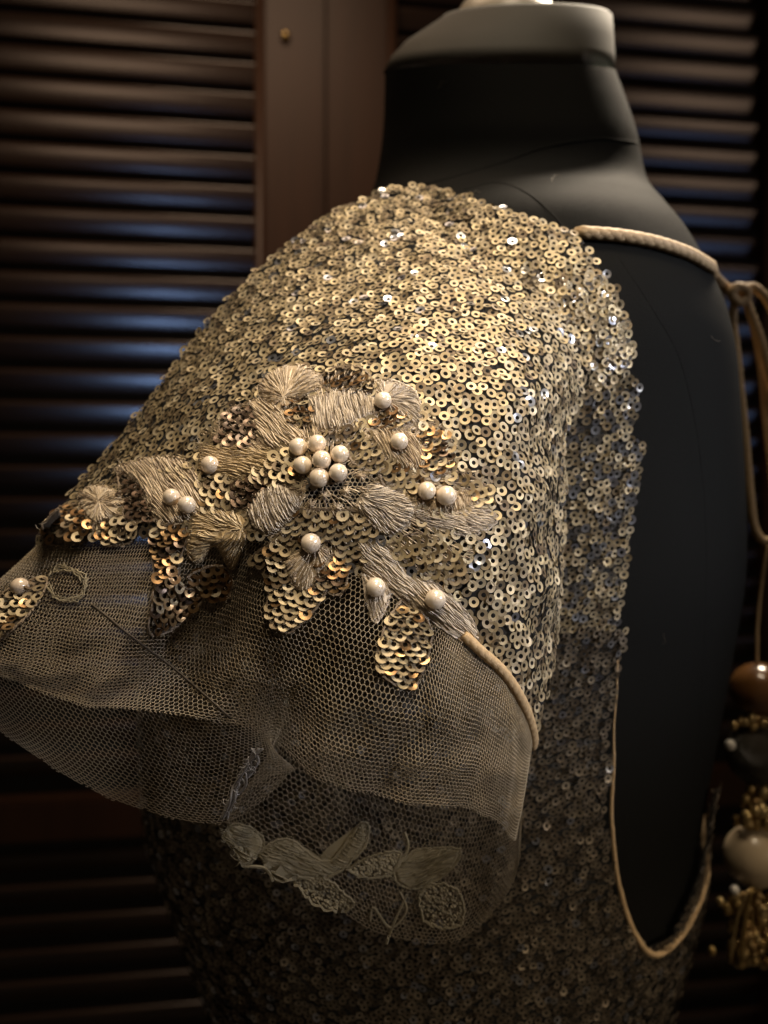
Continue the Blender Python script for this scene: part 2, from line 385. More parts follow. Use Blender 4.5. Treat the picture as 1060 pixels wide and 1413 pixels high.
# ------------------------------------------------------------------ tulle frill: near layer and far layer of one bell
NEAR = [
    HEM,
    [(10, 790, .270), (110, 800, .256), (200, 800, .251), (300, 808, .261), (372, 830, .2475), (490, 870, .239), (590, 910, .238), (645, 940, .240), (695, 970, .246), (724, 1012, .256), (735, 1030, .267)],
    [(-50, 835, .264), (60, 860, .249), (160, 872, .245), (265, 880, .265), (366, 905, .2475), (470, 955, .236), (580, 990, .2335), (650, 1015, .237), (698, 1045, .244), (720, 1065, .255), (730, 1062, .268)],
    [(-90, 870, .262), (20, 905, .247), (125, 930, .241), (235, 935, .258), (360, 965, .2500), (450, 1020, .237), (555, 1055, .2335), (640, 1070, .2365), (693, 1095, .244), (714, 1115, .255), (722, 1110, .269)],
    [(-120, 890, .262), (-20, 930, .246), (90, 969, .241), (200, 984, .247), (345, 1008, .256), (438, 1076, .239), (530, 1105, .235), (627, 1116, .2375), (683, 1134, .245), (703, 1157, .255), (712, 1162, .27)]]
FAR = [
    [(738, 1012, .267), (720, 985, .276), (660, 930, .286), (600, 880, .290), (500, 830, .288), (400, 800, .283), (340, 785, .279), (300, 780, .277), (250, 775, .276), (150, 765, .275), (90, 755, .279), (55, 748, .282)],
    [(724, 1090, .270), (712, 1090, .280), (660, 1085, .288), (590, 1070, .291), (490, 1030, .290), (410, 990, .284), (385, 975, .272), (335, 985, .270), (240, 975, .272), (120, 925, .269), (0, 880, .265), (-60, 850, .264)],
    [(718, 1185, .272), (700, 1235, .283), (640, 1298, .290), (555, 1303, .292), (470, 1262, .292), (318, 1158, .289), (345, 1090, .277), (406, 1064, .268), (302, 1140, .272), (140, 1098, .273), (0, 1011, .268), (-120, 890, .262)]]
def patch(rows, nu, nv):
    rs = np.stack([catmull(r, nu) for r in rows])                       # rows x nu x 3
    flat = catmull(rs.reshape(len(rows), -1), nv).reshape(nv, nu, 3)
    out = np.zeros_like(flat); d = flat[..., 2]
    out[..., 0] = (flat[..., 0] - 530) / F * d; out[..., 1] = d; out[..., 2] = (706.5 - flat[..., 1]) / F * d
    return out
near = patch(NEAR, 240, 90); far = patch(FAR, 240, 90)
# fine folds running down the frill
uu = np.linspace(0, 1, 240)[None, :]; vv = np.linspace(0, 1, 90)[:, None]
near[..., 1] += (.0018 * np.sin(uu * 44 + 1.2 * vv) + .0009 * np.sin(uu * 95 + 2)) * np.sin(np.pi * np.clip(vv, 0, 1) * .75) * (1 - uu ** 6)
far[..., 1] += .0012 * np.sin(uu * 52) * vv * np.sin(np.pi * uu)
uu = np.linspace(0, 1, 240)[None, :]; vv = np.linspace(0, 1, 90)[:, None]
for f1, f2, ph, am in ((31, 9, .4, .0006), (63, -14, 1.9, .0004), (17, 22, 3.1, .0006), (88, 25, 2.2, .00025)):
    near[..., 1] += am * np.sin(f1 * uu + f2 * vv + ph) * np.sin(np.pi * np.clip(vv * .8 + .02, 0, 1)) * (1 - uu ** 8)
def hexnet(grid, pitch, r, warp=None, cut=False):
    nv, nu, _ = grid.shape
    Lu = np.linalg.norm(np.diff(grid, axis=1), axis=2).sum(1)[nv // 2]; Lv = np.linalg.norm(np.diff(grid, axis=0), axis=2).sum(0).mean()
    dx = pitch; dy = pitch * .86
    if warp: Lu = Lu * 1.10
    ni, nj = int(Lu / dx), int(Lv / dy)
    I, J = np.meshgrid(np.arange(ni), np.arange(nj))
    cx = (I + .5 * (J % 2)) * dx; cy = J * dy
    rad = pitch / math.sqrt(3) * .99
    ang = [R(90 + 60 * k) for k in range(4)]
    cor = np.stack([np.stack([(cx + rad * math.cos(a)) / Lu, (cy + rad * math.sin(a)) / Lv], -1) for a in ang], 0).reshape(4, -1, 2)
    e0 = np.concatenate([cor[k] for k in range(3)]); e1 = np.concatenate([cor[k + 1] for k in range(3)])
    jit = lambda e: e + .035 * pitch * np.sin(e[:, ::-1] * 531.7) / np.array([Lu, Lv])
    e0, e1 = jit(e0), jit(e1)
    if warp:                                     # finer cells along part of the width
        ss = np.linspace(0, 1, 400); g = np.cumsum(warp(ss)); g = (g - g[0]) / (g[-1] - g[0])
        e0[:, 0] = np.interp(e0[:, 0], ss, g); e1[:, 0] = np.interp(e1[:, 0], ss, g)
    ok = np.all((e0 >= 0) & (e0 <= 1) & (e1 >= 0) & (e1 <= 1), axis=1)
    if cut:
        lim = 1 - .010 * (1 + np.sin(e0[:, 0] * 71) * np.sin(e0[:, 0] * 213 + 1)) - .006 * rng.random(len(e0)); ok &= (e0[:, 1] < lim) & (e1[:, 1] < lim)
    e0, e1 = e0[ok], e1[ok]
    gu = np.gradient(grid, axis=1); gv = np.gradient(grid, axis=0); nor = np.cross(gu, gv)
    nor /= np.linalg.norm(nor, axis=2, keepdims=True) + 1e-12
    def samp(a, q):
        x = q[:, 0] * (nu - 1); y = q[:, 1] * (nv - 1); i = np.clip(x.astype(int), 0, nu - 2); j = np.clip(y.astype(int), 0, nv - 2)
        fx = (x - i)[:, None]; fy = (y - j)[:, None]
        return (a[j, i] * (1 - fx) + a[j, i + 1] * fx) * (1 - fy) + (a[j + 1, i] * (1 - fx) + a[j + 1, i + 1] * fx) * fy
    p0, p1, n0 = samp(grid, e0), samp(grid, e1), samp(nor, e0)
    n0 = np.where(n0[:, 1:2] > 0, -n0, n0)
    t = p1 - p0; t /= np.linalg.norm(t, axis=1, keepdims=True) + 1e-12
    s = np.cross(t, n0); s /= np.linalg.norm(s, axis=1, keepdims=True) + 1e-12
    p0 = p0 - t * r * .5; p1 = p1 + t * r * .5
    V = np.stack([p0 - s * r, p0 + n0 * r * .8, p0 + s * r, p1 - s * r, p1 + n0 * r * .8, p1 + s * r], 1).reshape(-1, 3)
    b = (np.arange(len(p0)) * 6)[:, None]
    Q = np.concatenate([b + [0, 1, 4, 3], b + [1, 2, 5, 4], b + [2, 0, 3, 5]], 1).reshape(-1, 4)
    return V, Q
def fast_mesh(name, V, Q, m, par):
    me = bpy.data.meshes.new(name); k = Q.shape[1]
    me.vertices.add(len(V)); me.vertices.foreach_set('co', np.ascontiguousarray(V, np.float32).ravel())
    me.loops.add(Q.size); me.loops.foreach_set('vertex_index', np.ascontiguousarray(Q, np.int32).ravel())
    me.polygons.add(len(Q)); me.polygons.foreach_set('loop_start', np.arange(0, Q.size, k, dtype=np.int32))
    me.update(calc_edges=True); me.validate(); me.materials.append(m)
    o = bpy.data.objects.new(name, me); C.objects.link(o); return under(o, par)
v1, q1 = hexnet(near, .00145, .00012, lambda t: .76 + .24 / (1 + np.exp(-(t - .42) * 25)), True); v2, q2 = hexnet(far, .00140, .00010, lambda t: 1 - .26 / (1 + np.exp(-(t - .6) * 25)), True)
frill = fast_mesh('tulle_frill', np.concatenate([v1, v2]), np.concatenate([q1, q2 + len(v1)]), M['tulle'], blouse)
nearV = [Vector(p) for p in near[::3, ::3].reshape(-1, 3)]; nearF = grid_faces(30, 80, False)
farV = [Vector(p) for p in far[::3, ::3].reshape(-1, 3)]; farF = grid_faces(30, 80, False)
allV = SV + nearV; allF = SF + [tuple(i + len(SV) for i in f) for f in nearF]
front_bvh = BVHTree.FromPolygons(allV, allF); far_bvh = BVHTree.FromPolygons(farV, farF)

# ------------------------------------------------------------------ cords of the blouse
def plait(path, r, name, par, m=None):
    """a round cord with a twisted two-ply relief"""
    path = [Vector(p) for p in path]; mb = MB(); n = len(path)
    L_ = sum((path[i + 1] - path[i]).length for i in range(n - 1)); acc = 0
    for ply in range(3):
        q = []; acc = 0
        for i, p in enumerate(path):
            if i: acc += (p - path[i - 1]).length
            t = (path[min(i + 1, n - 1)] - path[max(i - 1, 0)]).normalized()
            a = t.cross(Vector((0.13, 0.31, 0.94))).normalized(); b = t.cross(a)
            th = acc / (r * 5.2) * 2 * math.pi + ply * 2 * math.pi / 3
            q.append(p + (a * math.cos(th) + b * math.sin(th)) * r * .18)
        mb.add(*tube_geo(q, r * .84, 8))
    return under(mb.build(name, m or M['cord'], None, True), par)
def path3(pts, n=80): return [P(*q) for q in resample(pts, n)]
# hem piping, over the sleeve edge
plait(path3([(640, 876, .2455), (662, 897, .2462), (690, 922, .2495), (712, 952, .2535), (728, 985, .2595), (736, 1014, .2655), (735, 1030, .270)], 90), .0017, 'hem_piping', blouse)
# binding of the low back neckline
nb = []
for q in resample([(845, 905), (843, 950), (839, 1000), (839, 1050), (836, 1120), (843, 1200), (861, 1270), (890, 1310), (925, 1288), (952, 1240), (963, 1202)], 90):
    p, n = cast(torso_bvh, q[0], q[1], .0042)
    if p: nb.append(p)
for k in range(1, 26):
    p = nb[-1].copy() if k == 1 else p.copy(); p.y += .0022; p.x += .0006 - .00005 * k; p.z += .0034; nb.append(p.copy())
under(mesh_obj('neckline_binding', *tube_geo(nb, lambda t: .0003 + .0012 * max(0, min(1, t * 2.0 - .2)), 8), M['cord'], None, True), blouse)
# back tie: shoulder cord, bow loops, knot
def on_back(pts, off):
    out = []
    for q in resample(pts, 60):
        p, n = cast(torso_bvh, q[0], q[1], off); out.append(p if p else None)
    return [p for p in out if p]
tie = plait([P(785, 322, .3225)] + on_back([(800, 327), (850, 331), (900, 340), (945, 355), (975, 372)], .0022) + path3([(985, 380, .402), (1000, 395, .408), (1020, 408, .412)], 12), .0025, 'tie_cord', blouse)
plait(path3([(1016, 408, .409), (1012, 440, .409), (1020, 520, .410), (1030, 620, .411), (1036, 690, .411), (1042, 730, .412), (1056, 747, .413), (1072, 735, .414), (1070, 690, .416), (1060, 600, .418), (1050, 500, .418), (1034, 425, .414), (1024, 410, .412)], 140), .0022, 'bow_loop', blouse)
plait(path3([(1022, 404, .409), (1040, 396, .409), (1062, 420, .411), (1080, 470, .412), (1090, 540, .414), (1085, 590, .416), (1070, 545, .414), (1050, 470, .411), (1028, 412, .409)], 120), .0022, 'bow_loop', blouse)
plait(path3([(1014, 415, .406), (1010, 404, .405), (1018, 396, .4045), (1030, 400, .405), (1030, 412, .406), (1018, 417, .406), (1012, 408, .4055)], 40), .0025, 'bow_knot', blouse)

# ------------------------------------------------------------------ sequins
def sequin_geo(n=14, inner=.42):
    V, Fc = [], []
    for k in range(n):
        a = 2 * math.pi * k / n; V.append(Vector((math.cos(a), math.sin(a), .02)))
    for k in range(n):
        a = 2 * math.pi * k / n; V.append(Vector((inner * math.cos(a), inner * math.sin(a), -.05)))
    for k in range(n): k2 = (k + 1) % n; Fc.append((k, k2, n + k2, n + k))
    return V, Fc
SQV, SQF = sequin_geo()
SQA = np.array([tuple(v) for v in SQV]); SQFA = np.array(SQF)
SR = .0019                                    # sequin radius
sq_me = {}
for key in ('gold', 'dull', 'bronze', 'brown', 'silver'):
    me = bpy.data.meshes.new('sequin'); me.from_pydata([tuple(v) for v in SQV], [], SQF); me.materials.append(M[key]); me.update(); sq_me[key] = me
def frame(p, n, r, spin, tilt_axis=None, tilt=0):
    n = n.normalized(); a = n.orthogonal().normalized(); b = n.cross(a)
    m = Matrix(((a.x, b.x, n.x), (a.y, b.y, n.y), (a.z, b.z, n.z))) @ Matrix.Rotation(spin, 3, 'Z')
    if tilt_axis is not None: m = Matrix.Rotation(tilt, 3, tilt_axis) @ m
    return Matrix.Translation(p) @ m.to_4x4() @ Matrix.Diagonal((r, r, r, 1))
def scatter(Vs, Fs, rmin, keep, tries=14):
    """blue-noise points on a mesh: (point, normal)"""
    V = np.array([tuple(v) for v in Vs]); T = []
    for f in Fs:
        T.append((f[0], f[1], f[2])); T.append((f[0], f[2], f[3]))
    T = np.array(T); a, b, c = V[T[:, 0]], V[T[:, 1]], V[T[:, 2]]
    cr = np.cross(b - a, c - a); ar = np.linalg.norm(cr, axis=1) / 2; nrm = cr / (2 * ar[:, None] + 1e-15)
    N = int(ar.sum() / rmin ** 2 * tries)
    ti = rng.choice(len(T), N, p=ar / ar.sum()); u = rng.random((N, 1)); v = rng.random((N, 1)); fl = (u + v) > 1
    u = np.where(fl, 1 - u, u); v = np.where(fl, 1 - v, v)
    pts = a[ti] + (b[ti] - a[ti]) * u + (c[ti] - a[ti]) * v; nn = nrm[ti]
    fc = np.sum(nn * pts, axis=1); nn = np.where(fc[:, None] > 0, -nn, nn)        # towards the viewer side of the cloth
    px = 530 + pts[:, 0] / pts[:, 1] * F; py = 706.5 - pts[:, 2] / pts[:, 1] * F
    cells = {}; out = []; h = rmin
    for i in range(N):
        if not keep(px[i], py[i], pts[i]): continue
        p = pts[i]; key = (int(p[0] // h), int(p[1] // h), int(p[2] // h)); bad = False
        for dx in (-1, 0, 1):
            for dy in (-1, 0, 1):
                for dz in (-1, 0, 1):
                    for q in cells.get((key[0] + dx, key[1] + dy, key[2] + dz), ()):
                        if (q[0] - p[0]) ** 2 + (q[1] - p[1]) ** 2 + (q[2] - p[2]) ** 2 < rmin * rmin: bad = True; break
                    if bad: break
                if bad: break
            if bad: break
        if bad: continue
        cells.setdefault(key, []).append(p); out.append((Vector(p), Vector(nn[i]), px[i], py[i]))
    return out
def joined(name, mats, key, par, kind='stuff'):
    if not mats: return
    A_ = np.array([np.array(m) for m in mats]); n = len(A_)
    V = np.einsum('nij,kj->nki', A_[:, :3, :3], SQA) + A_[:, None, :3, 3]
    Q = (SQFA[None] + (np.arange(n) * len(SQA))[:, None, None]).reshape(-1, 4)
    o = fast_mesh(name, V.reshape(-1, 3), Q, M[key], par); o['kind'] = kind; return o
def rnd_tilt(n, sig): return (n + Vector((random.gauss(0, sig), random.gauss(0, sig), random.gauss(0, sig)))).normalized()

# ---- flower applique: outlines in photo pixels, laid on the cloth below them
def c1(l): return [(x * .3774, 480 + y * .3774) for x, y in l]
def c2(l): return [(280 + x * .3962, 480 + y * .3962) for x, y in l]
def c6(l): return [(280 + x * .4528, 980 + y * .4528) for x, y in l]
# thread petals: (outline, ('a', angle) | ('r', focus px), height m, material)
TP = [
    (c2([(205, 140), (250, 92), (330, 72), (398, 108), (392, 158), (335, 178), (285, 222), (225, 195)]), ('r', c2([(290, 190)])[0]), .0022, 'thread'),
    (c2([(385, 185), (470, 160), (565, 170), (590, 230), (530, 268), (450, 288), (398, 272)]), ('a', 80), .0018, 'thread_grey'),
    (c2([(172, 200), (240, 195), (330, 285), (345, 315), (250, 352), (200, 318)]), ('a', 45), .0018, 'thread'),
    (c2([(10, 345), (120, 365), (232, 358), (190, 425), (90, 435), (5, 425)]), ('a', 8), .0016, 'thread_gold'),
    (c2([(168, 565), (200, 508), (262, 482), (315, 508), (335, 548), (295, 612), (240, 642), (188, 618)]), ('a', 70), .0026, 'thread_grey'),
    (c2([(545, 550), (600, 488), (700, 520), (728, 560), (708, 612), (650, 645), (590, 612)]), ('r', c2([(520, 500)])[0]), .0020, 'thread_grey'),
    (c2([(580, 300), (640, 285), (740, 322), (755, 400), (722, 425), (650, 392)]), ('a', 60), .0018, 'thread'),
    (c2([(735, 505), (780, 530), (850, 535), (900, 500), (940, 545), (850, 575), (770, 560)]), ('a', 80), .0012, 'thread'),
    (c2([(562, 690), (640, 700), (722, 795), (800, 825), (870, 880), (922, 955), (935, 1022), (860, 992), (780, 935), (705, 885), (640, 825), (580, 790)]), ('a', 42), .0022, 'thread_grey'),
    (c2([(560, 790), (640, 810), (640, 880), (602, 948), (578, 890)]), ('a', 75), .0016, 'thread_grey'),
    (c2([(290, 745), (330, 718), (412, 700), (428, 745), (360, 842), (308, 795)]), ('r', c2([(390, 690)])[0]), .0018, 'thread'),
    (c2([(600, 130), (660, 125), (735, 165), (752, 250), (720, 270), (640, 215)]), ('r', c2([(640, 180)])[0]), .0012, 'thread_grey'),
    (c2([(740, 560), (830, 585), (960, 570), (1005, 600), (930, 648), (840, 630), (760, 600)]), ('a', 15), .0010, 'thread_grey'),
    (c1([(298, 550), (335, 518), (400, 522), (448, 560), (425, 612), (360, 642), (310, 595)]), ('r', c1([(380, 575)])[0]), .0024, 'thread'),
    (c1([(440, 455), (520, 425), (640, 415), (712, 475), (740, 545), (722, 605), (620, 635), (570, 605), (520, 505)]), ('a', 55), .0020, 'thread'),
    (c1([(715, 615), (800, 600), (890, 618), (885, 690), (842, 795), (790, 715), (735, 770), (700, 740)]), ('r', c1([(890, 670)])[0]), .0018, 'thread_gold'),
    (c1([(800, 370), (900, 370), (1000, 420), (930, 470), (830, 470)]), ('a', 12), .0014, 'thread_gold'),
]
# sequin petals: (outline, sequin kind, scale direction deg, edging)
SPT = [
    (c2([(300, 345), (205, 408), (188, 455), (228, 490), (290, 482), (345, 440), (350, 390)]), 'gold', 205),
    (c2([(418, 295), (530, 268), (600, 335), (645, 400), (590, 425), (520, 392), (500, 330)]), 'gold', 330),
    (c2([(600, 405), (680, 392), (748, 440), (742, 495), (650, 492)]), 'gold', 330),
    (c2([(742, 290), (800, 275), (855, 320), (850, 430), (770, 430), (752, 370)]), 'bronze', 300),
    (c2([(842, 445), (900, 440), (1000, 500), (960, 545), (900, 500)]), 'gold', 340),
    (c2([(268, 215), (340, 165), (385, 195), (392, 262), (310, 268)]), 'bronze', 250),
    (c2([(415, 105), (480, 75), (560, 85), (585, 150), (520, 165), (440, 150)]), 'bronze', 300),
    (c2([(285, 600), (340, 568), (560, 578), (598, 650), (570, 722), (480, 722), (440, 672), (300, 662)]), 'gold', 290),
    (c2([(178, 745), (240, 690), (300, 690), (300, 790), (350, 845), (425, 790), (405, 880), (300, 978), (238, 925), (232, 810)]), 'gold', 250),
    (c2([(400, 745), (490, 725), (492, 845), (440, 850), (405, 800)]), 'bronze', 280),
    (c2([(655, 690), (740, 652), (840, 690), (882, 740), (912, 805), (820, 795), (740, 762)]), 'gold', 330),
    (c2([(690, 890), (745, 930), (785, 990), (775, 1080), (728, 1172), (650, 1152), (612, 1090), (640, 980)]), 'gold', 265),
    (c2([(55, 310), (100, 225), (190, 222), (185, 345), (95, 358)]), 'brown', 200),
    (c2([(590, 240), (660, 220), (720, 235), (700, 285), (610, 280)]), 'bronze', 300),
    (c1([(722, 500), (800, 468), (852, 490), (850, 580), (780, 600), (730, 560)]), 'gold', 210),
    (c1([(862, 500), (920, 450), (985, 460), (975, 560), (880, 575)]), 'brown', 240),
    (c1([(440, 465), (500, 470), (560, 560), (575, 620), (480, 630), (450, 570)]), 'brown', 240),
    (c1([(555, 700), (665, 645), (685, 700), (655, 780), (655, 860), (735, 900), (640, 1002), (545, 1022), (572, 850)]), 'bronze', 250),
    (c1([(690, 830), (780, 795), (842, 820), (835, 910), (750, 900)]), 'bronze', 280),
    (c1([(165, 650), (230, 590), (320, 600), (335, 690), (240, 725), (180, 710)]), 'bronze', 200),
    (c1([(365, 670), (440, 622), (495, 650), (480, 712), (390, 722)]), 'gold', 230),
    (c1([(-40, 960), (60, 880), (165, 860), (130, 950), (40, 1040), (-40, 1080)]), 'gold', 215),
    (c1([(570, 445), (640, 420), (705, 440), (690, 478), (600, 480)]), 'gold', 230),
]
def grow(poly, k):
    cx = sum(q[0] for q in poly) / len(poly); cy = sum(q[1] for q in poly) / len(poly)
    return [(cx + (x - cx) * k, cy + (y - cy) * k) for x, y in poly]
TP = [(grow(p, 1.13), m, h * .8, k) for p, m, h, k in TP]
SPT = [(grow(p, 1.08), k, a) for p, k, a in SPT]
allpoly = [t[0] for t in TP] + [s[0] for s in SPT]
CENTRE = c2([(300, 470), (420, 480), (520, 420), (620, 470), (560, 560), (420, 590), (340, 560)])
def cloth(px, py, bvh=None):
    p, n = cast(bvh or front_bvh, px, py)
    if p is None: p = P(px, py, .262); n = Vector((0, -1, 0.2)).normalized()
    return p, n
applique_geo = MB()                             # the ground net and outline cords of the flower
def outline(poly, r=.00055, off=.0007, bvh=None, n=60, jitter=.8):
    pp = list(poly) + [poly[0]]; path = []
    for q in resample(pp, n):
        p, nn = cloth(q[0] + random.gauss(0, jitter), q[1] + random.gauss(0, jitter), bvh); path.append(p + nn * off)
    return tube_geo(path, r, 5)
def dome(px, py, poly, Rr, H):
    t = min(1, edgedist(px, py, poly) / Rr) if inpoly(px, py, poly) else 0
    return H * math.sqrt(max(0, 1 - (1 - t) ** 2))
def smooth_poly(poly, n=36): return [tuple(q) for q in resample(list(poly) + [poly[0]], n + 1)[:-1]]
def prism(pts, r, nrm):
    V = []; Fc = []; n = len(pts)
    for i, p in enumerate(pts):
        t = (pts[min(i + 1, n - 1)] - pts[max(i - 1, 0)]).normalized(); s = t.cross(nrm).normalized()
        k = r * (.45 if i in (0, n - 1) else 1)
        V += [p - s * k, p + nrm * k * .9, p + s * k]
    for i in range(n - 1):
        a, b = 3 * i, 3 * i + 3
        Fc += [(a, a + 1, b + 1, b), (a + 1, a + 2, b + 2, b + 1)]
    return V, Fc
def thread_petal(poly, mode, H, key, par, bvh=None, dens=1.35, name='embroidered_petal', length=(14, 27), edge=True):
    sp = smooth_poly(poly); cx = sum(q[0] for q in sp) / len(sp); cy = sum(q[1] for q in sp) / len(sp)
    xs = [q[0] for q in sp]; ys = [q[1] for q in sp]
    area = abs(sum(sp[i - 1][0] * sp[i][1] - sp[i][0] * sp[i - 1][1] for i in range(len(sp)))) / 2
    Rr = max(6, .42 * area / (sum(math.dist(sp[i - 1], sp[i]) for i in range(len(sp))) / 2))
    mb = MB(); ns = len(sp); V = []; Fc = []
    for k, s in enumerate((1, .88, .7, .45, .2)):
        for q in sp:
            x = cx + (q[0] - cx) * s; y = cy + (q[1] - cy) * s; p, n = cloth(x, y, bvh)
            V.append(p + n * (.0003 + (dome(x, y, sp, Rr, H) if k else 0) - (.0002 if edge else .0009)))
    for k in range(4):
        for j in range(ns): j2 = (j + 1) % ns; Fc.append((k * ns + j, k * ns + j2, (k + 1) * ns + j2, (k + 1) * ns + j))
    Fc.append(tuple(4 * ns + j for j in range(ns))); mb.add(V, Fc)
    N = int(area / (16 * 1.7) * dens); made = 0; tr = 0
    while made < N and tr < N * 8:
        tr += 1; x = random.uniform(min(xs), max(xs)); y = random.uniform(min(ys), max(ys))
        if not inpoly(x, y, sp): continue
        made += 1
        a = R(mode[1]) if mode[0] == 'a' else math.atan2(y - mode[1][1], x - mode[1][0])
        a += random.gauss(0, .07) + .13 * math.sin(x * .11 + y * .07)
        ln = random.uniform(*length) / 2
        while ln > 3 and not (inpoly(x + math.cos(a) * ln, y + math.sin(a) * ln, sp) and inpoly(x - math.cos(a) * ln, y - math.sin(a) * ln, sp)): ln -= 2.5
        pts = []; lift = random.uniform(.0001, .0006)
        for s in (-1, -.4, .4, 1):
            qx, qy = x + math.cos(a) * ln * s, y + math.sin(a) * ln * s
            p, n = cloth(qx, qy, bvh); pts.append(p + n * (dome(qx, qy, sp, Rr, H) + .0002 + lift * (1 - s * s)))
        mb.add(*prism(pts, random.uniform(.00019, .00028), n))
    for _ in range(2 if edge else 0): mb.add(*outline(sp, .00040, .0005, bvh, 80, .7))
    return under(mb.build(name, M[key], None, False), par)
applique = None
base = MB()
for poly, *_ in TP + SPT:                       # thin ground cloth a little larger than each petal
    sp = smooth_poly(poly, 30); cx = sum(q[0] for q in sp) / 30; cy = sum(q[1] for q in sp) / 30
    V = []; Fc = []
    for k, s in enumerate((1.03, .6, .25)):
        for q in sp:
            p, n = cloth(cx + (q[0] - cx) * s, cy + (q[1] - cy) * s); V.append(p + n * .00025)
    for k in range(2):
        for j in range(30): j2 = (j + 1) % 30; Fc.append((k * 30 + j, k * 30 + j2, k * 30 + 30 + j2, k * 30 + 30 + j))
    Fc.append(tuple(60 + j for j in range(30))); base.add(V, Fc)
applique = under(base.build('flower_applique', M['ground'], None, True), blouse)
# loose fuzz hairs round the flower
fz = MB()
for poly, *_ in TP + SPT:
    for _ in range(26):
        i = random.randrange(len(poly)); t = random.random(); q0 = poly[i - 1]; q1 = poly[i]
        x = q0[0] + (q1[0] - q0[0]) * t; y = q0[1] + (q1[1] - q0[1]) * t; a = random.uniform(0, 6.28); ln = random.uniform(4, 13); pts = []
        for s in (0, .35, .7, 1):
            p, n = cloth(x + math.cos(a + s) * ln * s, y + math.sin(a + s) * ln * s); pts.append(p + n * (.0008 + .0012 * s * random.random()))
        fz.add(*prism(pts, .00006, n))
o = under(fz.build('loose_thread', M['thread_grey'], None), applique); o.parent = applique; o.matrix_parent_inverse = Matrix.Identity(4); o['kind'] = 'stuff'
def sub(o, par=None):                           # a sub-part of the applique (the applique mesh carries no offset of its own but its thing does)
    par = par or applique
    o.parent = par; o.matrix_parent_inverse = Matrix.Identity(4); return o
for poly, mode, H, key in TP: sub(thread_petal(poly, mode, H, key, blouse))
BODY = c2([(60, 230), (215, 115), (400, 78), (560, 85), (740, 165), (850, 300), (1000, 490), (1000, 640), (900, 790), (800, 800), (640, 720), (560, 740), (430, 850), (300, 700), (130, 640), (0, 600), (-240, 560), (-300, 430), (-100, 380)])
sub(thread_petal(BODY, ('r', c2([(420, 470)])[0]), .0004, 'thread', blouse, None, .42, 'ground_stitching', (10, 20), False))
n_ind = 0; petal_sequins = []
def sequin_petal(poly, key, ang, bvh=None):
    global n_ind
    sp = smooth_poly(poly); xs = [q[0] for q in sp]; ys = [q[1] for q in sp]
    a = R(ang); ux, uy = math.cos(a), -math.sin(a)            # scale direction in the picture, y down
    wx, wy = -uy, ux
    sx, sy = 14.2, 9.2
    pts = []
    cx = (min(xs) + max(xs)) / 2; cy = (min(ys) + max(ys)) / 2; m = 18
    for j in range(-m, m + 1):
        for i in range(-m, m + 1):
            s = (i + .5 * (j % 2)) * sx + random.gauss(0, 1.0); t = j * sy + random.gauss(0, .8)
            x = cx + wx * s + ux * t; y = cy + wy * s + uy * t
            if inpoly(x, y, sp) and edgedist(x, y, sp) > 2: pts.append((j, x, y))
    dots = MB()
    for j, x, y in pts:
        p, n = cloth(x, y, bvh)
        d3 = (P(x + ux * 5, y + uy * 5, p.y) - P(x, y, p.y)); ax = n.cross(d3).normalized()
        k = key
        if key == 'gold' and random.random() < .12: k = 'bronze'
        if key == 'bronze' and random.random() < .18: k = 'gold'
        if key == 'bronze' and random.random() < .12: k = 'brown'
        mw = frame(p + n * (.0011 + .00045 * random.random()), rnd_tilt(n, .10), SR * random.uniform(.97, 1.06), random.random() * 6, ax, R(-27 + random.gauss(0, 5)))
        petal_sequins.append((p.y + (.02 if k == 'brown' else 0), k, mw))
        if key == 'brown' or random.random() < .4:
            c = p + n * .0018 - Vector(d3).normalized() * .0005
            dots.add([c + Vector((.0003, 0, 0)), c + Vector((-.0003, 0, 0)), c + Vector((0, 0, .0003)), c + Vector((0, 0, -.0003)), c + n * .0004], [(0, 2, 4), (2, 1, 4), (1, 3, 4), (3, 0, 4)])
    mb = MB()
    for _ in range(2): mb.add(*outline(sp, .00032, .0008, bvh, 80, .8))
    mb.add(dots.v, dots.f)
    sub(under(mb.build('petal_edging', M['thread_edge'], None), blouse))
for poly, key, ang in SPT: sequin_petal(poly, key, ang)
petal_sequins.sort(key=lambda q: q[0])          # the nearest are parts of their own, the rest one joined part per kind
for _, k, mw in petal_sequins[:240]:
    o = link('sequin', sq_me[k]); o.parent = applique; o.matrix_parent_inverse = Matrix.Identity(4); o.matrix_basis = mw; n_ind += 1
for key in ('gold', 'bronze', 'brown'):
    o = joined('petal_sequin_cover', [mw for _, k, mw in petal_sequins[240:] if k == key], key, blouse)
    if o: sub(o)
# fix: the applique mesh is placed by its parent inverse, so its children share that frame
# knots on the open net in the middle of the flower
for q in c2([(350, 495), (425, 515), (500, 500), (550, 450), (380, 545), (470, 555)]):
    p, n = cloth(*q); mb = MB()
    for k in range(7):
        a = k * .9 + random.random() * .4; ln = random.uniform(6, 10); pts = []
        for s in (-1, 0, 1):
            pp, nn = cloth(q[0] + math.cos(a) * ln * s, q[1] + math.sin(a) * ln * s); pts.append(pp + nn * (.0007 + .0009 * (1 - abs(s))))
        mb.add(*prism(pts, .0003, n))
    sub(under(mb.build('thread_knot', M['thread'], None), blouse))
# open net in the middle
cg = []
nn_ = 26
xs = [q[0] for q in CENTRE]; ys = [q[1] for q in CENTRE]
grd = np.array([[tuple((lambda pn: pn[0] + pn[1] * .0008)(cloth(x, y))) for x in np.linspace(min(xs), max(xs), nn_)] for y in np.linspace(min(ys), max(ys), nn_)])
v3, q3 = hexnet(grd, .00145, .00017)
sub(fast_mesh('net_centre', v3, q3, M['tulle'], blouse))
